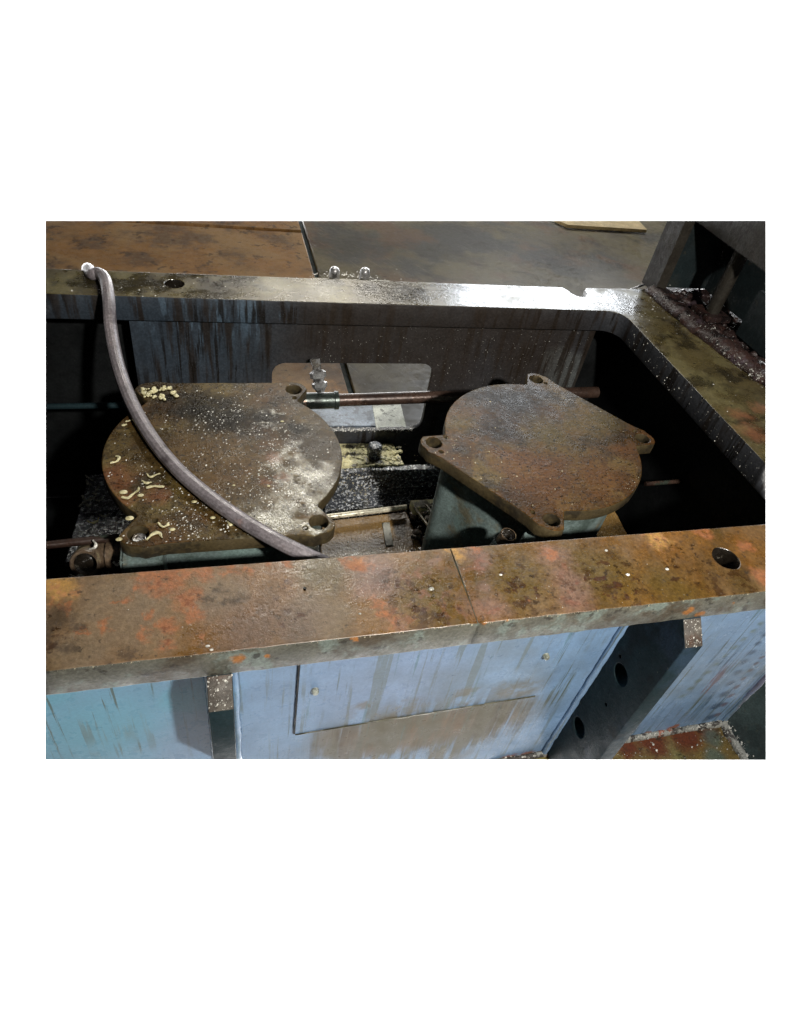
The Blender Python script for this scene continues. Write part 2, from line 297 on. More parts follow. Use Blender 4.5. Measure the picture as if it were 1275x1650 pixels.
M['column_grey'] = surface('grubby_grey_brown_beam', '2b2822', [('241f19', N(14, .5, .6, 2), .7, None), ('332f29', N(6, .5, .6, 5), .6, None)], rough=.6, bump=((50, .5),), spec=.3)
M['floor_left'] = surface('rust_brown_floor_plate', '8d6638', [
    ('9a7a4e', N(2.2, .45, .6, 2, (1, 1, 1)), .7, .4), ('54402c', N(3.5, .48, .62, 5), .7, .4), ('3c3020', N(14, .57, .66, 8), .7, .5), ('8b8068', N(30, .62, .7, 12), .5, .5)],
    rough=.5, bump=((12, .06), (70, .08)), var=.2, spec=.35)
M['floor_right'] = surface('oil_stained_concrete', '5f553f', [
    ('6e6446', N(1.6, .45, .6, 2), .7, .35), ('3c3a35', N(1.5, .47, .6, 6), .8, None), ('6a4e34', N(2.2, .52, .64, 8), .6, .4), ('33291f', N(3, .5, .68, 10, (1, 1.6, 1), (0, 0, .5)), .6, None),
    ('8e8676', N(24, .64, .7, 12), .3, None), ('9a9078', N(5, .6, .66, 88, (1, 14, 1), (0, 0, 1.1)), .35, None), ('241f18', N(9, .6, .68, 89, (1, 5, 1), (0, 0, -.6)), .5, None), ('8a8478', B([((2.75, 3.9, 0), .35)], .3, 3, .7, 3), .7, .35)],
    rough=.5, bump=((5, .04),), spec=.35, var=.15, grain=.18)
M['floor_dark'] = surface('dark_floor_paint', '2e3a3a', [('1b2222', N(4, .48, .62, 2), .7, None), ('3c3f38', N(60, .6, .68, 5), .5, None)], rough=.55, bump=((60, .4),), spec=.3)
M['wood'] = surface('pale_plywood', 'c2ab7c', [('a5885a', N(6, .5, .62, 2, (1, 8, 1), (0, 0, .2)), .6, None), ('6a5638', N(30, .62, .7, 5), .6, None)], rough=.6, bump=((60, .2),))
def paper():
    t = NT('white_paper'); t.b.inputs['Base Color'].default_value = (.9, .9, .9, 1); t.b.inputs['Roughness'].default_value = 1; t.b.inputs['Specular IOR Level'].default_value = 0
    return t.m
M['paper'] = paper()

# ------------------------------------------------------------------ mesh helpers
def mesh_obj(name, bm, mats, parent=None, loc=None, smooth=None):
    me = bpy.data.meshes.new(name)
    bmesh.ops.recalc_face_normals(bm, faces=bm.faces[:])
    bm.to_mesh(me); bm.free()
    for mt in (mats if isinstance(mats, (list, tuple)) else [mats]): me.materials.append(mt)
    o = bpy.data.objects.new(name, me); COL.objects.link(o)
    if smooth is not None: me.shade_smooth(); me.set_sharp_from_angle(angle=math.radians(smooth))
    if parent: put(o, parent)
    return o
def put(o, parent):
    o.parent = parent; o.matrix_parent_inverse = Matrix.Translation(-Vector(parent.location))
    return o
def tag(o, label=None, cat=None, group=None, kind=None):
    for k, v in (('label', label), ('category', cat), ('group', group), ('kind', kind)):
        if v: o[k] = v
    return o
def empty(name, loc, label, cat, group=None):
    o = bpy.data.objects.new(name, None); COL.objects.link(o); o.location = loc; o.empty_display_size = .05
    return tag(o, label, cat, group)
def box(bm, x0, x1, y0, y1, z0, z1, mi=0):
    v = [bm.verts.new((x, y, z)) for x in (x0, x1) for y in (y0, y1) for z in (z0, z1)]
    for f in ((0, 1, 3, 2), (4, 6, 7, 5), (0, 4, 5, 1), (2, 3, 7, 6), (0, 2, 6, 4), (1, 5, 7, 3)):
        bm.faces.new([v[i] for i in f]).material_index = mi
    return bm
def soft_box(x0, x1, y0, y1, z0, z1, b=.003):
    bm = box(bmesh.new(), x0, x1, y0, y1, z0, z1)
    bmesh.ops.bevel(bm, geom=bm.edges[:], offset=b, segments=2, affect='EDGES')
    return bm
def circle(cx, cy, r, n=32, a0=0): return [(cx+r*math.cos(a0+2*PI*i/n), cy+r*math.sin(a0+2*PI*i/n)) for i in range(n)]
def rounded(x0, x1, y0, y1, r, n=6):
    pts = []
    for cx, cy, a in ((x1-r, y1-r, 0), (x0+r, y1-r, PI/2), (x0+r, y0+r, PI), (x1-r, y0+r, 1.5*PI)):
        pts += [(cx+r*math.cos(a+PI/2*i/n), cy+r*math.sin(a+PI/2*i/n)) for i in range(n+1)]
    return pts
def prism(outline, holes, z0, z1, bevel=.002, side_mat=1, basis=None, seg=2):
    """flat plate of any outline with holes, edges eased; basis maps (u, v, w) to the place"""
    cu = bpy.data.curves.new('tmp', 'CURVE'); cu.dimensions = '2D'; cu.fill_mode = 'BOTH'
    cu.extrude = (z1-z0)/2-bevel; cu.bevel_depth = bevel; cu.bevel_resolution = seg-1; cu.offset = -bevel
    for lp in [outline]+list(holes):
        s = cu.splines.new('POLY'); s.points.add(len(lp)-1); s.use_cyclic_u = True
        for i, q in enumerate(lp): s.points[i].co = (q[0], q[1], 0, 1)
    ob = bpy.data.objects.new('tmp', cu); COL.objects.link(ob)
    dg = bpy.context.evaluated_depsgraph_get(); me = bpy.data.meshes.new_from_object(ob.evaluated_get(dg))
    bm = bmesh.new(); bm.from_mesh(me); bpy.data.objects.remove(ob); bpy.data.curves.remove(cu); bpy.data.meshes.remove(me)
    bmesh.ops.remove_doubles(bm, verts=bm.verts[:], dist=1e-5)
    bmesh.ops.recalc_face_normals(bm, faces=bm.faces[:])
    for f in bm.faces: f.material_index = 0 if f.normal.z > .9 else side_mat
    for v in bm.verts:
        u, w, h = v.co.x, v.co.y, v.co.z+(z0+z1)/2
        v.co = Vector((u, w, h)) if basis is None else basis(u, w, h)
    return bm
def line_hole(bm, x, y, r, mi=2):
    for f in bm.faces:
        c = f.calc_center_median()
        if abs(math.hypot(c.x-x, c.y-y)-r) < .003 and abs(f.normal.z) < .6: f.material_index = mi
def tube(pts, r, n=12, closed_ends=True, rfun=None, sub=1, ribs=0.):
    """smooth tube through points"""
    P = [Vector(p) for p in pts]
    if sub > 1:
        Q = []
        for i in range(len(P)-1):
            a = P[i-1] if i else P[i]*2-P[i+1]; b, c = P[i], P[i+1]; d = P[i+2] if i+2 < len(P) else c*2-b
            for k in range(sub):
                t = k/sub
                Q.append(.5*((2*b)+(c-a)*t+(2*a-5*b+4*c-d)*t*t+(3*b-a-3*c+d)*t**3))
        P = Q+[P[-1]]
    bm = bmesh.new(); rings = []; nx = None
    for i, p in enumerate(P):
        tg = (P[min(i+1, len(P)-1)]-P[max(i-1, 0)]).normalized()
        if nx is None: nx = tg.orthogonal().normalized()
        nx = (nx-tg*nx.dot(tg)).normalized(); ny = tg.cross(nx)
        rr = rfun(i/(len(P)-1)) if rfun else r
        rings.append([bm.verts.new(p+(nx*math.cos(2*PI*k/n)+ny*math.sin(2*PI*k/n))*rr*(1+ribs*((k % 3) == 0)-ribs*((k % 3) == 1))) for k in range(n)])
    for a, b in zip(rings, rings[1:]):
        for k in range(n): bm.faces.new((a[k], a[(k+1) % n], b[(k+1) % n], b[k]))
    if closed_ends: bm.faces.new(rings[0]); bm.faces.new(rings[-1])
    return bm
def lathe(prof, n=32, axis=None, origin=(0, 0, 0)):
    """profile of (radius, height) turned about an axis"""
    bm = bmesh.new(); ax = Vector(axis or (0, 0, 1)).normalized(); nx = ax.orthogonal().normalized(); ny = ax.cross(nx); o = Vector(origin)
    rings = [[bm.verts.new(o+ax*h+(nx*math.cos(2*PI*k/n)+ny*math.sin(2*PI*k/n))*max(r, 1e-5)) for k in range(n)] for r, h in prof]
    for a, b in zip(rings, rings[1:]):
        for k in range(n): bm.faces.new((a[k], a[(k+1) % n], b[(k+1) % n], b[k]))
    return bm
def ragged(bm, amp, scale=20, seed=0):
    for v in bm.verts:
        v.co += noise.noise_vector(v.co*scale+Vector((seed, 0, 0)))*amp
    return bm
def chunk(bm, c, r, flat=.6, seed=0):
    rr = random.Random(seed); b = bmesh.ops.create_icosphere(bm, subdivisions=1, radius=r)
    q = Matrix.Rotation(rr.random()*6, 3, 'Z')
    sx, sy = rr.uniform(.7, 1.4), rr.uniform(.7, 1.2)
    for v in b['verts']:
        w = q @ Vector((v.co.x*sx, v.co.y*sy, v.co.z*flat)); v.co = Vector(c)+w*rr.uniform(.8, 1.2)
def crumbs(name, pts, mat, r0, r1, label, cat, parent=None):
    """many tiny loose bits as one thing nobody could count"""
    bm = bmesh.new(); rr = random.Random(len(pts))
    for i, (p, nrm) in enumerate(pts):
        if any((Vector(p)-C0).dot(n_) > -.006 for n_ in SECT): continue
        r = r0*(r1/r0)**(rr.random()**2.2); n = Vector(nrm)
        a = n.orthogonal().normalized(); b = n.cross(a); th = rr.random()*6; k = rr.uniform(.5, 1.)
        ring = [bm.verts.new(Vector(p)+(a*math.cos(th+2*PI*j/5)+b*math.sin(th+2*PI*j/5)*k)*r*rr.uniform(.7, 1.2)-n*.0003) for j in range(5)]
        tip = bm.verts.new(Vector(p)+n*r*rr.uniform(.35, .8)+a*r*rr.uniform(-.3, .3))
        for j in range(5): bm.faces.new((ring[j], ring[(j+1) % 5], tip))
    o = mesh_obj(name, bm, mat)
    tag(o, label, cat, kind='stuff')
    return o

# ------------------------------------------------------------------ setting: white backdrop and workshop floor
bm = bmesh.new(); prof = [(-14, -10), (16, -10)]+[(16+10*math.sin(a*PI/16), -10+10*(1-math.cos(a*PI/16))) for a in range(1, 9)]+[(26, 1.8)]
rows = [[bm.verts.new((x, y, z)) for x in (-40, 70)] for y, z in prof]
for a, b in zip(rows, rows[1:]): bm.faces.new((a[0], a[1], b[1], b[0]))
tag(mesh_obj('backdrop', bm, M['paper'], smooth=60), kind='structure')

def slab(name, outline, z0, z1, mat, bev=.004):
    bm = prism(outline, [], z0, z1, bev, side_mat=0); cut(bm)
    return tag(mesh_obj(name, bm, mat), kind='structure')
slab('floor_slab', [(-2, 1.95), (.622, 1.95), (.622, 4.62), (-2, 4.62)], -.03, .012, M['floor_left'])
slab('floor_slab', [(-2, 4.68), (.622, 4.68), (.622, 7), (-2, 7)], -.03, .010, M['floor_left'])
slab('floor_slab', [(.66, 1.95), (7, 1.95), (7, 8), (.66, 8)], -.03, 0., M['floor_right'])
slab('floor_base', [(-2, .2), (7, .2), (7, 8), (-2, 8)], -.16, -.034, M['floor_dark'])
slab('floor_path', [(1.56, .2), (5, .2), (5, 1.9), (1.56, 1.9)], -.033, -.004, M['floor_dark'])

# ------------------------------------------------------------------ the machine base
base = empty('machine_base', (.5, .7, 0), 'large open blue and rust steel machine base around the dark pit', 'machine base')
# near rail, in three lengths butted end to end
nj1, nj2 = .415, .93
def rail_len(x0, x1, holes=()):
    bm = prism([(x0, .596), (x1, .596), (x1, .773), (x0, .773)], holes, RZ-.066, RZ, .0025, 1)
    # break the edges up a little
    bmesh.ops.subdivide_edges(bm, edges=[e for e in bm.edges if e.calc_length() > .15 and abs((e.verts[0].co-e.verts[1].co).x) > .15], cuts=60)
    for v in bm.verts:
        if x0+.001 < v.co.x < x1-.001 and v.co.z > RZ-.064 or v.co.z < RZ-.06:
            v.co.y += .0016*noise.noise(Vector((v.co.x*60, v.co.y*9, 1)))
    bm.normal_update(); line_hole(bm, 1.0, .688, .029); cut(bm)
    return mesh_obj('near_rail', bm, [M['near_rail'], M['near_face'], M['hole']], base)
rail_len(-.6, nj1-.0004); rail_len(nj1+.0004, 1.6, [circle(1.0, .688, .029)])
# far and right rail, one L with a rounded inner corner
cx_, cy_ = 1.318, 1.757
inner = [(-.9, cy_), (cx_-.06, cy_)]+[(cx_-.06+.06*math.sin(a*PI/12), cy_-.06+.06*math.cos(a*PI/12)) for a in range(1, 7)]+[(cx_, .70)]
notch = [(1.262, 1.925)]+[(1.212+.034*math.cos(a), 1.905+.052*math.sin(a)) for a in [0, -.5, -1, -1.5, -2.1, -2.6, -3.1]]+[(1.168, 1.922)]
outl = [(-.9, 1.900)]+inner[0:0]+[]
outl = inner+[(1.60, .70), (1.60, 1.94)]+notch+[(-.9, 1.900)]
bm = prism(outl, [circle(-.108, 1.841, .027)], RZ-.074, RZ, .0025, 1)
bmesh.ops.subdivide_edges(bm, edges=[e for e in bm.edges if e.calc_length() > .3], cuts=60)
for v in bm.verts:
    if v.co.z > RZ-.07 and v.co.x < 1.25: v.co.y += .0015*noise.noise(Vector((v.co.x*60, 3, 1)))
bm.normal_update(); line_hole(bm, -.108, 1.841, .027); cut(bm)
mesh_obj('back_rail', bm, [M['back_rail'], M['back_face'], M['hole']], base)['label'] = 'oil blackened back rail turning the corner'
for nm, (hx, hy, hr) in (('hole_sleeve', (1.0, .688, .029)), ('hole_sleeve', (-.108, 1.841, .027))):
    mesh_obj(nm, lathe([(.0005, RZ-.12), (hr+.0008, RZ-.12), (hr+.0008, RZ-.0665)], 32, None, (hx, hy, 0)), M['pit_dark'], base)
# walls
bm = prism([(-.8, .03), (1.51, .03), (1.51, RZ-.068), (-.8, RZ-.068)], [], 0, .02, .001, 0, lambda u, w, h: Vector((u, .708+h, w))); cut(bm)
mesh_obj('front_wall', bm, M['front_wall'], base)
win = rounded(.165, .70, CAM_H-1.397, CAM_H-1.121, .042)
bm = prism([(-.235, .0), (1.262, .0), (1.262, RZ-.076), (-.235, RZ-.076)], [win], 0, .018, .0015, 0, lambda u, w, h: Vector((u, 1.776+h, w))); cut(bm)  # left end stops short to open the added dark recess
mesh_obj('far_wall', bm, M['back_face'], base)
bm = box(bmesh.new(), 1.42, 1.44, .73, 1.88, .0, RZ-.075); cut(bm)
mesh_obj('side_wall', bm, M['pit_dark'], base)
for x0_, x1_ in ((-1.3, -.215), (1.245, 1.44)):  # left recess is added, a black hollow in place of shaded wall
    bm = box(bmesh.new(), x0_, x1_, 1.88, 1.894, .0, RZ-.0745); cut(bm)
    mesh_obj('recess_and_shade_wall', bm, M['pit_dark'], base)
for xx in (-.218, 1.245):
    mesh_obj('recess_and_shade_wall', box(bmesh.new(), xx, xx+.003, 1.7945, 1.8795, .0, RZ-.0745), M['pit_dark'], base)
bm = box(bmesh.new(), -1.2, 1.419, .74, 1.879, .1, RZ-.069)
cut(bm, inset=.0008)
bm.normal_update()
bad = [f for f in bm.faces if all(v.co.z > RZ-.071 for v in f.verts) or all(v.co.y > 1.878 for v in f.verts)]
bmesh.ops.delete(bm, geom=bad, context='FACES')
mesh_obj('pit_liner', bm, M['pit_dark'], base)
# gussets with two holes
def gusset(x0, x1, holes, label):
    out = [(.707, RZ-.067), (.596, RZ-.067), (.556, RZ-.108), (.556, .09), (.707, .09)]
    hs = [circle(a, b, .027 if i < 2 else .0045, 24) for i, (a, b) in enumerate(holes)]
    bm = prism(out, hs, 0, x1-x0, .0018, 0, lambda u, w, h: Vector((x0+h, u, w)))
    for f in bm.faces:
        f.normal_update()
        c = f.calc_center_median()
        f.material_index = 1 if (f.normal.y < -.3 and c.y < .6 and c.z > .5) else 0
    cut(bm)
    o = mesh_obj('gusset', bm, [M['gusset'], M['gusset_edge']], base); o['label'] = label
    for xx, s in ((x0, -1), (x1, 1)):   # fillet weld down the wall
        b2 = tube([(xx+s*.004, .704, z) for z in [.09+.02*i for i in range(40)]], .009, 8); ragged(b2, .003, 60, xx); cut(b2)
        mesh_obj('weld_bead', b2, M['front_wall'], base, smooth=60)
    return o
gusset(.872, .915, [(.643, CAM_H-1.247), (.656, CAM_H-1.526), (.672, CAM_H-1.215), (.630, CAM_H-1.36)], 'dark gusset with two round holes')
gusset(-.041, -.001, [], 'narrow gusset seen edge on')
# thin cover sheet screwed to the front wall
bm = prism([(.129, CAM_H-1.418), (.74, CAM_H-1.402), (.74, RZ-.07), (.129, RZ-.07)], [], 0, .0075, .0008, 0, lambda u, w, h: Vector((u, .700+h, w)))
sheet = mesh_obj('cover_sheet', bm, M['front_wall'], base)
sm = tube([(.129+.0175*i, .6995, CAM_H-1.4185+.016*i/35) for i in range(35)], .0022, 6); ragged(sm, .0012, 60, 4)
mesh_obj('grime_and_shadow_seam', sm, M['seam'], sheet, smooth=60)
sm = tube([(.1275, .7035, CAM_H-1.418+.018*i) for i in range(30)], .0028, 6); ragged(sm, .001, 50, 8)  # dark upright strip modelled in place of the shadow at the sheet's left edge
mesh_obj('grime_and_shadow_seam', sm, M['pit_dark'], sheet, smooth=60)
for (a, b) in ((508, 1113), (880, 1057)):
    q = at_y(a, b, .697)
    s = mesh_obj('screw', lathe([(.0005, -.009), (.005, -.0085), (.0075, -.005), (.008, .004)], 14, (0, 1, 0), q), M['plate_light'], sheet, smooth=40)
# base flange with its weld
bm = soft_box(-.6, 1.508, .3, .707, .035, .075, .003); cut(bm); mesh_obj('base_flange', bm, M['flange'], base)
b2 = tube([(-.3+.03*i, .702, .078) for i in range(61)], .011, 8); ragged(b2, .006, 45, 3); cut(b2)
mesh_obj('weld_bead', b2, M['weld_pale'], base, smooth=60)
b2 = tube([(1.5, .70-.02*i, .077) for i in range(14)], .014, 8); ragged(b2, .009, 45, 4); cut(b2)
mesh_obj('weld_bead', b2, M['weld_pale'], base, smooth=60)
b2 = tube([(1.505, .706, .08+.02*i) for i in range(40)], .008, 8); ragged(b2, .003, 45, 8); cut(b2)
mesh_obj('weld_bead', b2, M['front_wall'], base, smooth=60)
bm = box(bmesh.new(), 1.49, 1.509, .728, 1.9, 0, RZ-.077); cut(bm); mesh_obj('side_wall', bm, M['floor_dark'], base)
# sludge covered weld along the outside of the right rail
pts = [(1.50, 1.92), (1.50, 1.75), (1.52, 1.55), (1.555, 1.32), (1.60, 1.1), (1.64, .9)]
bm = tube([(x+.045, y, RZ+.004) for x, y in pts], .034, 12, sub=22)
for v in bm.verts: v.co.z = RZ+(v.co.z-RZ)*.75; v.co.x = v.co.x+(v.co.x-1.56)*.25
ragged(bm, .008, 26, 3); ragged(bm, .004, 90, 5); cut(bm)
o = mesh_obj('weld_bead', bm, M['weld'], base, smooth=70); o['label'] = 'thick purple brown weld bead under loose crumbs'
# flat bars bolted outside the window
def px_prism(name, pts, z1, z0, mat, parent, bev=.0015, side=None):
    q = [at_z(a, b, z1) for a, b in pts]
    bm = prism([(v.x, v.y) for v in q], [], z0, z1, bev, 1 if side else 0)
    cut(bm)
    return mesh_obj(name, bm, [mat, side] if side else mat, parent)
zb = CAM_H-1.43
a0, a1 = at_z(440, 655, zb), at_z(607, 690, zb)
t1 = px_prism('flat_bar', [(440, 640), (597, 640), (607, 686), (440, 686)], zb, zb-.01, M['plate_grey'], None)
tag(t1, 'dull blue grey flat bar lying beyond the wall window', 'flat bar')
t2 = px_prism('flat_bar', [(598, 640), (643, 640), (657, 694), (607, 694)], zb+.002, zb-.012, M['plate_light'], None)
tag(t2, 'pale square ended flat bar at the right of the wall window', 'flat bar')
# studs on the back edge of the far rail
for i, (a, b) in enumerate(((540, 445), (589, 446))):
    q = at_z(a, b, RZ-.01); q.y += .012
    o = mesh_obj('stud', lathe([(.0165, -.05), (.0165, .0), (.0165, .012), (.013, .02), (.007, .024), (.0005, .025)], 18, None, q), M['bright'], smooth=35)
    tag(o, ('left' if i == 0 else 'right')+' one of two bright round studs behind the far rail', 'stud', 'studs behind the far rail')
bm = soft_box(.30, .56, 1.903, 1.96, RZ-.055, RZ-.018, .004); ragged(bm, .002, 60, 2)
tag(mesh_obj('stud_bracket', bm, M['back_rail']), 'small grimy bracket carrying two studs behind the far rail', 'bracket')

# ------------------------------------------------------------------ the two capped housings
def smin(a, b, k):
    h = max(k-abs(a-b), 0)/k; return min(a, b)-h*h*k*.25
def cover_outline(grow=0., lobes=True, n=168):
    HX, HY = .180, .248
    def sdf(x, y):
        d = math.hypot(x, y)-.268
        qx, qy = abs(x)-.165, abs(y)-.281
        d2 = math.hypot(max(qx, 0), max(qy, 0))+min(max(qx, qy), 0)
        d = min(d, d2) if abs(x) < .17 else d
        for sx in (-1, 1):
            for sy in (-1, 1):
                d = smin(d, math.hypot(x-sx*HX, y-sy*HY)-(.036 if lobes else .02), .03)
        return d-grow
    pts = []
    for i in range(n):
        a = 2*PI*i/n; lo, hi = .1, .5
        for _ in range(24):
            mid = (lo+hi)/2
            if sdf(mid*math.cos(a), mid*math.sin(a)) < 0: lo = mid
            else: hi = mid
        pts.append((lo*math.cos(a), lo*math.sin(a)))
    return pts
CO = cover_outline()
def housing(center, ang, mat, label, small):
    t = empty('capped_housing', (center[0], center[1], .1), label, 'housing')
    R2 = Matrix.Rotation(ang, 2)
    tr = lambda u, w, h: Vector((*(R2 @ Vector((u, w)) + Vector(center)), h))
    holes = [circle(sx*.180, sy*.248, .0205, 28) for sx in (-1, 1) for sy in (-1, 1)]+[circle(a, b, .0055, 12) for a, b in small]
    bm = prism(CO, holes, CZ-.034, CZ, .0025, 1, tr)
    co_ = mesh_obj('cover_plate', bm, [mat, M['cover_edge']], t, smooth=40)
    for f in co_.data.polygons:
        if abs(f.normal.z) > .99: f.use_smooth = False
    body = bmesh.new()
    levels = [(CZ-.0345, -.022), (CZ-.06, -.024), (CZ-.068, -.034), (.55, -.036), (.30, -.034), (.12, -.03)]
    n = 96; rings = []
    for z, g in levels:
        ring = []
        for i in range(n):
            a = 2*PI*i/n
            rr = .268+g
            # four corner bosses and flat ends
            for sx in (-1, 1):
                for sy in (-1, 1):
                    ca = math.atan2(sy*.248, sx*.18); dd = abs((a-ca+PI) % (2*PI)-PI)
                    rr += .035*math.exp(-(dd/.17)**2)
            ring.append(body.verts.new(tr(rr*math.cos(a), rr*math.sin(a), z)))
        rings.append(ring)
    for a, b in zip(rings, rings[1:]):
        for k in range(n): body.faces.new((a[k], b[k], b[(k+1) % n], a[(k+1) % n]))
    body.faces.new(rings[0])
    mesh_obj('casting', body, M['body'], t, smooth=35)
    return t, tr
hA, trA = housing((.012, 1.207), 0, M['coverA'], 'capped housing on the left under the hose, cover thick with crumbs', [(-.12, .262), (.1498, -.262), (.178, .21), (-.15, -.215)])
hB, trB = housing((.829, 1.211), math.radians(-54.7), M['coverB'], 'capped housing on the right with the cleaner rust brown cover', [(-.145, -.262), (.135, -.262), (.15, .262), (-.15, .255), (-.176, -.205)])
# cap screw sunk in the near left hole of the left cover
q = trA(-.18, -.248, CZ-.03)
bm = lathe([(.0005, .012), (.008, .012), (.009, .016), (.0135, .016), (.0155, .013), (.0155, -.03)], 20, (.1, 0, 1), q)
mesh_obj('cap_screw', bm, M['bright'], hA, smooth=35)
# web ribs below the left cover and lifting boss with threaded bore at the right
bm = soft_box(-.205, -.125, .915, .99, .2, CZ-.036, .006); mesh_obj('rib', bm, M['body'], hA)
q = at_z(820, 861, CAM_H-1.06)
ax = Vector((.1, -.12, 1)).normalized()
prof = [(.0205, -.3), (.0205, -.003), (.0195, 0), (.0168, .0005)]
for i in range(9): prof += [(.0165, -.004-.006*i), (.0145, -.007-.006*i)]
prof += [(.0145, -.12), (.0005, -.12)]
pip = empty('threaded_pipe', tuple(q-ax*.5), 'open threaded pipe end standing beside the right housing', 'pipe')
mesh_obj('pipe_wall', lathe(prof[:4], 28, ax, q), M['elbow'], pip, smooth=50)
mesh_obj('thread', lathe(prof[3:], 28, ax, q), M['hole'], pip, smooth=20)
sock_o = lathe([(.025, -.3), (.025, -.035), (.023, -.03), (.0208, -.03)], 24, ax, q); mesh_obj('socket', sock_o, M['body'], pip, smooth=40)
q2 = at_z(853, 866, CAM_H-1.06)
tag(mesh_obj('plug', lathe([(.0005, .006), (.014, .005), (.017, 0), (.017, -.4)], 20, (0, -.1, 1), q2), M['body'], smooth=40), 'round green plug between the threaded pipe and right housing', 'plug')

# ------------------------------------------------------------------ hose
hp = [((149, 442), RZ+.014), ((158, 440), RZ+.019), ((169, 450), RZ+.024), ((175, 480), RZ+.02), ((179, 530), RZ-.02), ((191, 590), RZ-.06), ((213, 650), RZ-.078), ((245, 706), RZ-.08), ((285, 755), RZ-.08), ((330, 795), RZ-.081), ((385, 835), RZ-.081), ((440, 868), RZ-.081), ((490, 893), RZ-.09), ((530, 912), RZ-.115), ((570, 940), RZ-.16), ((610, 975), RZ-.24)]
hpts = [Vector((-.345, 1.985, .60)), Vector((-.348, 1.972, .76)), Vector((-.350, 1.957, .88)), Vector((-.346, 1.934, .940))]+[at_z(a, b, z) for (a, b), z in hp]
bm = tube(hpts, .0155, 36, sub=26, ribs=.035)
hose = tag(mesh_obj('hose', bm, M['hose'], smooth=80), 'dark grey flexible hose curving from the far rail across the left cover', 'hose')

# ------------------------------------------------------------------ pipes along the far wall
pe = empty('copper_pipe', (.37, 1.70, .6), 'thick copper pipe running along the far wall behind both housings', 'pipe')
zc = CAM_H-1.21
bm = tube([at_y(500, 645, 1.70)+Vector((-.1, 0, 0)), at_y(545, 645, 1.70), at_y(690, 640, 1.70), at_y(962, 632, 1.70)], .0205, 20); mesh_obj('pipe_run', bm, M['copper'], pe, smooth=40)
p0, p1 = at_y(498, 646, 1.70), at_y(541, 645, 1.70)
d = (p1-p0).normalized()
mesh_obj('coupling', lathe([(.02, -.03), (.0265, -.03), (.0265, (p1-p0).length-.006), (.03, (p1-p0).length-.004), (.03, (p1-p0).length+.008), (.0205, (p1-p0).length+.01)], 24, d, p0), M['fitting'], pe, smooth=35)
q0 = at_y(517, 632, 1.70); q1 = at_y(510, 588, 1.735)
dd = (q1-q0); L = dd.length
mesh_obj('branch_fitting', lathe([(.012, 0), (.017, .01), (.024, .018), (.0255, .03), (.018, .034), (.018, .044), (.026, .048), (.026, .064), (.016, .07), (.0135, .075), (.0135, L), (.017, L+.002), (.017, L+.02), (.0005, L+.02)], 8, dd, q0), M['bright'], pe, smooth=20)
# thin rod and fitting in the dark on the right
r0, r1 = at_z(1040, 780, .62), at_z(1165, 770, .62)
tp = empty('thin_pipe', tuple(r0), 'thin dark pipe with a pale green fitting in the right of the pit', 'pipe')
mesh_obj('pipe_run', cut(tube([r0, r1+(r1-r0)*.5], .007, 10)), M['copper'], tp, smooth=40)
mesh_obj('connector', lathe([(.007, 0), (.013, .0), (.013, .05), (.017, .052), (.017, .075), (.013, .08), (.013, .1), (.007, .1)], 16, (r1-r0), r1), M['body'], tp, smooth=30)
l0, l1 = at_y(70, 655, 1.68), at_y(212, 652, 1.68)
bm = tube([l0, l1+Vector((.3, 0, 0))], .009, 10); cut(bm)
tag(mesh_obj('conduit', bm, M['gusset'], smooth=40), 'thin dark conduit deep in the shadow left of the hose', 'conduit')

# ------------------------------------------------------------------ elbow fitting and ledge at the left
zE = CAM_H-1.10
el = empty('elbow_fitting', tuple(at_z(150, 905, zE)), 'open mouthed rusty elbow fitting beside the left cover', 'pipe fitting')
c = at_z(137, 909, zE); toward = (C0-c).normalized(); ax = (toward*.75+Vector((-.25, -.35, -.05))).normalized()
mesh_obj('mouth_ring', lathe([(.0225, -.003), (.024, .001), (.029, .001), (.031, -.003), (.032, -.03), (.034, -.05), (.034, -.07)], 28, ax, c), M['elbow'], el, smooth=40)
mesh_obj('bore', lathe([(.0005, -.028), (.012, -.03), (.0205, -.034), (.0222, -.02), (.0225, -.003)], 28, ax, c), M['hole'], el, smooth=60)
e1 = at_z(212, 893, zE-.015)
mesh_obj('elbow_bend', tube([c-ax*.045, c-ax*.06+Vector((.014, 0, 0)), (c-ax*.065)*.5+e1*.5, e1], .034, 20, sub=6), M['elbow'], el, smooth=50)
dx = (e1-(c-ax*.05)).normalized(); mid = (c-ax*.06)*.25+e1*.75
mesh_obj('union_nut', lathe([(.033, -.024), (.039, -.022), (.039, -.008), (.035, -.006), (.035, .004), (.038, .006), (.038, .02), (.032, .022)], 24, dx, mid), M['elbow'], el, smooth=30)
bm = tube([at_z(60, 880, zE+.02), at_z(192, 866, zE+.02)], .0085, 12); cut(bm)
tag(mesh_obj('pipe', bm, M['copper'], smooth=40), 'thin red brown pipe above the elbow fitting at the left', 'pipe')
bm = tube([at_z(212, 800, .33), at_z(150, 800, .33)], .01, 8); bm.free()
lg = px_prism('ledge_block', [(143, 765), (215, 758), (215, 818), (128, 823)], CAM_H-1.40, .1, M['glitter'], None, .004)
tag(lg, 'dark stepped ledge with curled shavings, left of the left housing', 'ledge')
lg2 = px_prism('ledge_block', [(126, 828), (215, 822), (240, 905), (104, 905)], CAM_H-1.42, .1, M['glitter'], None, .004)
tag(lg2, 'lower dark ledge step just above the thin red pipe', 'ledge')

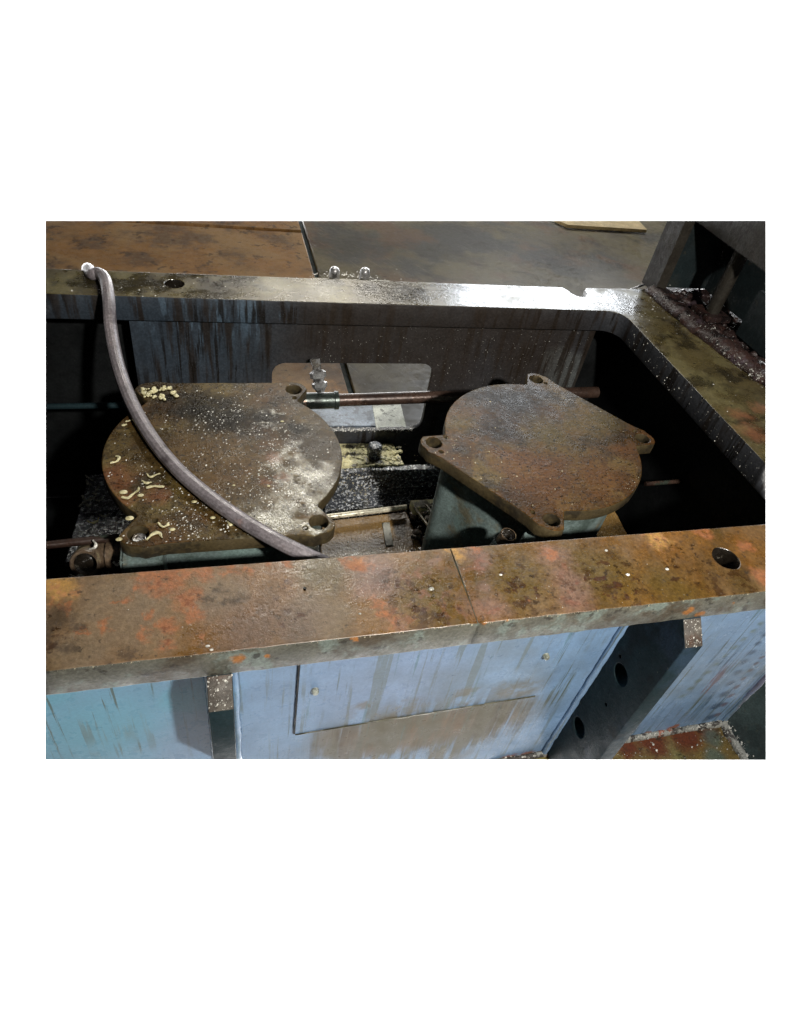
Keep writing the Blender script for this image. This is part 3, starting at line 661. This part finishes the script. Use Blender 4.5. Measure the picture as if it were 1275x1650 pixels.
# ------------------------------------------------------------------ machinery between the housings
zm = CAM_H-1.45
bk = px_prism('clamp_block', [(530, 714), (634, 714), (652, 748), (530, 754)], zm, .15, M['grime_cake'], None, .004)
ragged_bm = None
tag(bk, 'block caked in yellow sludge under the round bolt head', 'block')
q = at_z(603, 733, zm)
bm = lathe([(.0005, .047), (.018, .046), (.024, .042), (.026, .036), (.026, 0), (.031, -.001)], 20, None, q); ragged(bm, .0015, 80, 3)
tag(mesh_obj('bolt_head', bm, M['glitter'], smooth=40), 'round wet black bolt head standing on the sludge block', 'bolt')
bm = prism([(at_z(a, b, zm-.006).x, at_z(a, b, zm-.006).y) for a, b in ((525, 752), (715, 747), (712, 756), (525, 760))], [], .12, zm-.006, .003, 0)
yb = at_z(620, 757, zm-.006).y
tag(mesh_obj('guide_beam', bm, M['glitter']), 'oily black guide beam with glittering face between the housings', 'beam')
w = [at_y(a, b, yb-.004) for a, b in ((525, 806), (735, 800))]
zl = w[0].z
st = px_prism('guide_step', [(525, 797), (660, 790), (665, 812), (525, 822)], zl, .12, M['glitter'], None, .003)
tag(st, 'narrow step below the guide beam sprinkled with white crumbs', 'step')
zr = CAM_H-1.52
tag(mesh_obj('rod', tube([at_z(525, 833, zr), at_z(655, 817, zr)], .0095, 14), M['rod'], smooth=40), 'bright straight rod lying between the two housings', 'rod')
bp = px_prism('guide_plate', [(520, 840), (655, 824), (690, 905), (515, 915)], CAM_H-1.55, .12, M['brown_plate'], None, .003)
tag(bp, 'brown oil soaked plate below the bright rod', 'plate')
for i, (a, b, lab) in enumerate((((668, 818), (722, 890), 'left one of two thin slanting bars by the right housing'), ((686, 812), (742, 890), 'right one of two thin slanting bars by the right housing'))):
    tag(mesh_obj('thin_bar', tube([at_z(*a, CAM_H-1.42), at_z(*b, CAM_H-1.42)], .0048, 8), M['cover_edge'], smooth=40), lab, 'bar', 'thin slanting bars')
bm = bmesh.new(); rr = random.Random(4)
for i in range(60):
    a = rr.uniform(662, 728); b = rr.uniform(815, 895); chunk(bm, at_z(a, b, CAM_H-1.53), rr.uniform(.006, .017), .7, i)
tag(mesh_obj('sludge_clumps', bm, M['clumps'], smooth=50), 'lumpy wet black sludge under the thin slanting bars', 'sludge', kind='stuff')
ch = empty('roller_chain', tuple(at_z(698, 850, CAM_H-1.44)), 'short greasy roller chain between the two thin slanting bars', 'chain')
for i in range(9):
    f_ = i/8; p = at_z(678+f_*50, 818+f_*70, CAM_H-1.455); u_ = (at_z(686, 812, CAM_H-1.455)-at_z(668, 818, CAM_H-1.455)).normalized()
    mesh_obj('roller', lathe([(.0005, -.013), (.007, -.013), (.007, -.009), (.0052, -.008), (.0052, .008), (.007, .009), (.007, .013), (.0005, .013)], 10, u_, p), M['bright'] if i % 3 == 0 else M['clumps'], ch, smooth=30)
for i, (a, b) in enumerate(((560, 803), (612, 800), (646, 796))):
    q = at_z(a, b, zl)
    tag(mesh_obj('bolt_head', lathe([(.0005, .011), (.009, .011), (.0115, .008), (.0115, -.002)], 6, None, q), M['glitter'], smooth=20), ('leftmost', 'middle', 'rightmost')[i]+' of three small hexagonal bolt heads on the narrow step', 'bolt', 'small bolts on the narrow step')
tag(px_prism('scraper_strip', [(616, 842), (628, 841), (634, 878), (622, 879)], CAM_H-1.545, CAM_H-1.56, M['shaving_grey'], None), 'pale yellowish strip stuck on the brown plate', 'strip')
gs = px_prism('sludge_ledge', [(662, 806), (700, 804), (700, 816), (668, 818)], CAM_H-1.44, CAM_H-1.475, M['grime_cake'], None, .002)
tag(gs, 'small sludge covered ledge against the right housing', 'ledge')
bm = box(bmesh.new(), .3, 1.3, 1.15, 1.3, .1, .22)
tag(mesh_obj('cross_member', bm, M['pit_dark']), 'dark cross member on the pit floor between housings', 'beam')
bx = px_prism('cross_member', [(925, 842), (985, 812), (1012, 862), (940, 880)], CAM_H-1.35, .12, M['brown_plate'], None)
tag(bx, 'brown metal edge showing behind the near rail right of the right housing', 'beam')

# ------------------------------------------------------------------ column at the right corner
colm = empty('steel_column', (1.6, 1.8, RZ), 'dark steel column and bracket standing on the right rail', 'column')
def cpart(name, bm, mat): cut(bm); return mesh_obj(name, bm, mat, colm)
cpart('edge_plate', box(bmesh.new(), 1.525, 1.565, 1.90, 1.99, RZ+.001, 1.6), M['column_grey'])
cpart('back_plate', box(bmesh.new(), 1.78, 1.80, .9, 1.99, RZ+.001, 1.6), M['column'])
cpart('web_plate', box(bmesh.new(), 1.566, 1.779, 1.955, 1.98, RZ+.001, 1.6), M['column'])
cpart('cross_beam', soft_box(1.60, 1.779, 1.0, 1.954, CAM_H-.655, 1.6, .004), M['column_grey'])
q = at_x(1150, 497, 1.66)
cpart('post', tube([(q.x, q.y, RZ+.001), (q.x, q.y, CAM_H-.656)], .024, 20), M['column_grey'])
cpart('post_foot', soft_box(q.x-.05, q.x+.05, q.y-.05, q.y+.05, RZ+.001, RZ+.02, .003), M['weld'])
cpart('lower_plate', soft_box(1.68, 1.70, 1.15, 1.62, RZ+.001, RZ+.16, .003), M['column'])
bm = soft_box(1.603, 1.85, .85, 1.99, RZ-.08, RZ-.012, .004)
for v in bm.verts: pass
cpart('base_block', bm, M['weld'])
bm = bmesh.new(); rr = random.Random(31)
for i in range(260):
    chunk(bm, (rr.uniform(1.61, 1.78), rr.uniform(.95, 1.95), RZ-.008), rr.uniform(.008, .026), .6, i+900)
cut(bm)
tag(mesh_obj('sludge_heap', bm, M['weld'], smooth=50), 'dark sludge heap at the foot of the column', 'sludge', kind='stuff')
# thin bright strip leaning beyond the corner
s0, s1 = at_z(1008, 470, RZ-.05), at_z(1056, 452, RZ+.0)
tag(mesh_obj('metal_strip', tube([s0, s1], .004, 8), M['bright'], smooth=40), 'thin bright metal strip beyond the far rail by the column', 'strip')
# plywood board on the floor
q = [at_z(a, b, .04) for a, b in ((880, 345), (1020, 345), (1043, 370), (915, 362))]
bm = prism([(v.x, v.y) for v in q], [], .012, .04, .001, 0); cut(bm)
tag(mesh_obj('plywood_board', bm, M['wood']), 'pale plywood board lying on the concrete floor', 'board')

# ------------------------------------------------------------------ crumbs and shavings
def inside_cover(p, tr_c, ang, grow=0):
    d = Vector((p[0]-tr_c[0], p[1]-tr_c[1])); d.rotate(Matrix.Rotation(-ang, 2)) if False else None
    c, s = math.cos(-ang), math.sin(-ang); u, w = c*d.x-s*d.y, s*d.x+c*d.y
    for sx in (-1, 1):
        for sy in (-1, 1):
            if math.hypot(u-sx*.18, w-sy*.248) < .023: return False
    a = math.atan2(w, u) % (2*PI); i = int(a/(2*PI)*len(CO)) % len(CO)
    return math.hypot(u, w) < math.hypot(*CO[i])-.004
def scatter(clusters, z, test, up=(0, 0, 1), seed=1):
    rr = random.Random(seed); out = []
    for (a, b, sx, sy, n) in clusters:
        for _ in range(n):
            p = at_z(rr.gauss(a, sx), rr.gauss(b, sy), z)
            if test(p) and noise.noise(p*22)+.5*noise.noise(p*60)+.42 > rr.random()*.8: out.append((p, up))
    return out
tA = lambda p: inside_cover(p, (.012, 1.207), 0)
tB = lambda p: inside_cover(p, (.829, 1.211), math.radians(-54.7))
crumbs('crumbs', scatter([(350, 740, 110, 80, 2200), (300, 800, 60, 40, 1000), (460, 800, 45, 50, 2500), (380, 670, 60, 30, 900), (480, 740, 30, 40, 900), (350, 850, 90, 20, 1000)], CZ, tA, seed=3), M['crumb_white'], .0004, .0034, 'fine pale crumbs and stand-in oil glints strewn over the left cover', 'crumbs')  # some of these bits stand in for white glints on the oil
crumbs('crumbs', scatter([(860, 720, 100, 70, 260), (750, 715, 22, 25, 170), (770, 745, 25, 25, 100), (800, 650, 60, 25, 90), (1020, 775, 8, 14, 50), (870, 800, 50, 30, 50)], CZ, tB, seed=4), M['crumb'], .0005, .0036, 'sparse pale crumbs strewn over the right cover', 'crumbs')
def on_rail(p): return (1.757 < p.y < 1.9 and -.5 < p.x < 1.3) or (p.x > 1.32 and p.y > .9 and p.x < 1.5)
crumbs('crumbs', scatter([(620, 470, 120, 14, 500), (300, 462, 120, 12, 120), (560, 455, 60, 6, 200), (900, 470, 60, 14, 120), (1040, 500, 20, 20, 100), (1180, 640, 30, 40, 40), (1080, 540, 40, 40, 60)], RZ, on_rail, seed=5), M['crumb_white'], .0008, .0045, 'white wet crumbs on the far and right rails', 'crumbs')
def on_near(p): return .60 < p.y < .77 and p.x < 1.14 and p.x > -.28 and math.hypot(p.x-1, p.y-.688) > .032
crumbs('crumbs', scatter([(700, 940, 120, 35, 320), (300, 990, 160, 40, 100), (1000, 920, 120, 35, 140), (620, 940, 40, 30, 120)], RZ, on_near, seed=6), M['crumb_white'], .0005, .0016, 'tiny glinting grains on the near rail', 'crumbs')
edge = []
rr = random.Random(9)
for i in range(700):
    x = rr.uniform(-.27, 1.04); edge.append((Vector((x, .5975+rr.gauss(0, .0012), RZ-.0015)), (0, -.4, 1)))
for i in range(250):
    x = rr.uniform(-.3, 1.16); edge.append((Vector((x, .772-abs(rr.gauss(0, .001)), RZ-.0008)), (0, 0, 1)))
crumbs('crumbs', edge, M['crumb'], .0005, .0018, 'pale grit caught along the edges of the near rail', 'crumbs')
fw = []
for i in range(1500):
    x = rr.uniform(.3, 1.25); z = rr.uniform(.45, .95); y = 1.7585 if z > RZ-.072 else 1.7758
    if .16 < x < .705 and .45 < z < .735: continue
    fw.append((Vector((x, y-.0005, z)), (0, -1, 0)))
crumbs('crumbs', fw, M['crumb_white'], .0004, .0015, 'tiny pale specks spattered on the far pit wall', 'crumbs')
rf = [(Vector((1.3175, rr.uniform(.98, 1.7), rr.uniform(RZ-.07, RZ-.004))), (-1, 0, 0)) for i in range(120)]
crumbs('crumbs', rf, M['crumb_white'], .0005, .0026, 'pale specks on the inner face of the right rail', 'crumbs')
wl = []
for i in range(800):
    t = rr.random(); a = 1050+t*185; b = 475+t*150+rr.gauss(0, 14)-8
    p = at_z(a, b, RZ+.022)
    if 1.52 < p.x < 1.72: wl.append((p+Vector((0, 0, rr.uniform(-.01, .006))), (0, 0, 1)))
crumbs('crumbs', wl, M['crumb_white'], .0008, .0045, 'pale crumbs stuck to the weld bead by the column', 'crumbs')
gp = []
for i in range(70):
    x = rr.uniform(-.04, -.002); t = rr.random(); y = .596-.04*t; z = RZ-.067-.041*t
    gp.append((Vector((x, y-.0008, z)), (0, -.7, .7)))
    x = rr.uniform(.873, .914); gp.append((Vector((x, y-.0008, z)), (0, -.7, .7)))
crumbs('crumbs', gp, M['crumb_white'], .0007, .003, 'pale grit on the sloping tops of both gussets', 'crumbs')
fl = [(Vector((rr.uniform(.95, 1.5), rr.uniform(.5, .70), .0755)), (0, 0, 1)) for i in range(260)]
fl += [(Vector((1.5+rr.gauss(0, .012), rr.uniform(.5, .71), .088)), (0, 0, 1)) for i in range(260)]
fl += [(Vector((rr.uniform(.3, 1.5), .70+rr.gauss(0, .004), .088)), (0, 0, 1)) for i in range(500)]
crumbs('crumbs', fl, M['crumb_white'], .001, .0055, 'pale crumbs on the base flange and its weld', 'crumbs')
mid_ = scatter([(590, 735, 35, 14, 500)], zm, lambda p: True, seed=8)+scatter([(590, 800, 50, 8, 220)], zl, lambda p: True, seed=10)+scatter([(590, 870, 45, 20, 420), (700, 860, 18, 26, 160)], CAM_H-1.55, lambda p: True, seed=11)
mid_ += [(at_y(rr.uniform(545, 690), rr.uniform(757, 800), yb-.002), (0, -1, .2)) for i in range(600)]
crumbs('crumbs', mid_, M['crumb'], .0008, .004, 'pale wet crumbs on the machinery between the housings', 'crumbs')
sill = [(at_y(rr.uniform(520, 665), 692+rr.gauss(0, 2), 1.775), (0, -.3, 1)) for i in range(320)]
crumbs('crumbs', sill, M['crumb_white'], .001, .004, 'white crumbs along the lower edge of the wall window', 'crumbs')
st_ = scatter([(560, 443, 30, 3, 260), (620, 452, 20, 2, 60)], RZ-.012, lambda p: True, seed=13)
crumbs('crumbs', st_, M['crumb_white'], .001, .005, 'white crumbs heaped round the two studs', 'crumbs')
# larger caked lumps in the rear left hole of the left cover
bm = bmesh.new()
for i in range(34):
    a, b = rr.uniform(230, 286), rr.gauss(632, 5); chunk(bm, at_z(a, b, CZ+.003), rr.uniform(.003, .008), .6, i+50)
tag(mesh_obj('sludge_clumps', bm, M['shaving'], smooth=50), 'pale yellow lumps round the rear left hole of the left cover', 'sludge', kind='stuff')
bm = bmesh.new()
for i in range(90):
    a, b = rr.uniform(548, 645), rr.uniform(718, 750); chunk(bm, at_z(a, b, zm+.002), rr.uniform(.004, .011), .5, i+150)
tag(mesh_obj('sludge_clumps', bm, M['grime_cake'], smooth=50), 'yellow sludge lumps round the bolt head', 'sludge', kind='stuff')

def worm(px_pts, z, r, mat, label, group, flat=.6):
    pts = [at_z(a, b, z+r*flat) for a, b in px_pts]
    c = sum(pts, Vector())/len(pts)
    ph = random.random()*6; kk = random.uniform(.75, 1.15)
    bm = tube(pts, r, 7, sub=5, rfun=lambda t: kk*r*(.6+.5*math.sin(PI*min(max(t, .06), .94))+.22*math.sin(9*t+ph)))
    ragged(bm, r*.5, 160, ph)
    for v in bm.verts: v.co.z = z+(v.co.z-z)*flat
    return tag(mesh_obj('shaving', bm, mat, smooth=70), label, 'shaving', group)
G1 = 'curled shavings on the left cover'
Z = CZ+.001
for pts, lab in (
    ([(178, 745), (188, 743), (192, 736), (186, 734)], 'hooked yellow shaving near the left rim of the left cover'),
    ([(236, 762), (243, 768), (250, 765), (258, 762)], 'V shaped yellow shaving left of the hose, highest of the middle clump'),
    ([(229, 774), (236, 778), (244, 776)], 'short yellow shaving just under the V shaped one'),
    ([(235, 785), (250, 783), (265, 784)], 'straight thick yellow shaving below the V shaped one'),
    ([(196, 800), (206, 802), (214, 796), (222, 790), (224, 784)], 'branching yellow shaving left of the thick straight one'),
    ([(255, 842), (262, 848), (270, 846), (272, 842)], 'small curled yellow shaving right of the cap screw'),
    ([(236, 870), (246, 860), (256, 858), (262, 866)], 'arched yellow shaving touching the rim by the cap screw'),
    ([(202, 679), (212, 676), (222, 674)], 'pale shaving near the rear left rim beside the hose'),
    ([(196, 685), (204, 683)], 'tiny pale shaving left of the hose at the rear rim'),
    ([(366, 838), (372, 845), (380, 841)], 'dull curled shaving behind the hose near the front edge'),
    ): worm(pts, Z, .0032, M['shaving'], lab, G1)
def disc(a, b, r, z, label, group, mat, k=.7):
    q = at_z(a, b, z); bm = lathe([(.0002, r*.55), (r*.5, r*.5), (r*.9, r*.25), (r, 0)], 12, None, (0, 0, 0))
    for v in bm.verts: v.co = Vector((v.co.x, v.co.y*k, v.co.z*.7))+q
    return tag(mesh_obj('chip', bm, mat, smooth=70), label, 'chip', group)
G2 = 'round pale chips on the covers'
for a, b, r, lab in ((199, 793, .0085, 'oval yellow chip left of the branching shaving'), (227, 798, .0065, 'round yellow chip right of the branching shaving'), (209, 835, .0085, 'large round chip behind the cap screw'), (192, 869, .0065, 'pale chip left of the cap screw hole'), (278, 853, .006, 'yellow chip right of the curled shaving'),
    (343, 834, .0058, 'round chip just left of the hose near the front rim'), (313, 808, .006, 'greenish chip in the middle of the left cover'), (346, 820, .0045, 'small chip left of the hose'), (271, 739, .0045, 'small pale chip resting beside the hose, upper part'), (455, 679, .0045, 'pale chip near the right rim of the left cover'), (433, 783, .0035, 'small chip right of the hose'), (377, 782, .0035, 'small chip above the hose')):
    disc(a, b, r, Z, lab, G2, M['shaving'])
for a, b, r, lab in ((695, 949, .0058, 'dull olive disc lying on the near rail'), (580, 989, .0028, 'small pale chip on the near rail left of the olive disc'), (807, 926, .0035, 'small white chip on the near rail right of the seam'), (1012, 926, .0045, 'pale chip by the short scratch on the near rail'), (977, 887, .0038, 'jagged white chip at the middle of the near rail'), (1075, 917, .0045, 'flat pale flake left of the round hole'), (335, 1041, .0035, 'upper of two pale chips at the front edge of the near rail'), (341, 1047, .003, 'lower of two pale chips at the front edge of the near rail')):
    disc(a, b, r, RZ+.0005, lab, None, M['shaving_grey'] if a in (695, 580) else M['crumb_white'])
G3 = 'grey curled shavings on the dark ledge'
zl1 = CAM_H-1.40+.001
for pts, lab in (([(137, 765), (143, 770), (150, 774)], 'grey shaving at the rear corner of the dark ledge'), ([(140, 772), (142, 779), (147, 781)], 'hooked grey shaving just below the rear corner one'),
    ([(160, 781), (155, 790), (150, 795), (158, 796)], 'long grey shaving hanging down the ledge middle'), ([(133, 798), (138, 806), (148, 803), (156, 798)], 'curved grey shaving at the left side of the ledge'),
    ([(128, 816), (136, 809), (141, 814), (148, 812)], 'zigzag grey shaving near the ledge step'), ([(152, 804), (160, 806), (167, 800)], 'short curved grey shaving at the ledge right')):
    worm(pts, zl1, .004, M['shaving_grey'], lab, G3)
for pts, lab in (([(141, 839), (148, 842), (156, 840), (159, 833)], 'pale hooked shaving on the lower ledge'), ([(160, 826), (166, 832), (176, 828)], 'grey shaving crossing the ledge step')):
    worm(pts, CAM_H-1.42+.001, .0042, M['shaving'] if 'pale' in lab else M['shaving_grey'], lab, G3)
for pts, lab, z in (([(150, 870), (155, 877), (152, 882), (144, 885)], 'white curved shaving on top of the elbow fitting', zE+.036), ([(183, 905), (188, 910), (194, 905), (192, 902)], 'white looped shaving right of the elbow fitting', zE+.0),
    ([(112, 925), (122, 929), (130, 926), (136, 932)], 'pale shaving under the mouth of the elbow fitting', zE-.02)):
    worm(pts, z, .0032, M['crumb_white'], lab, None)
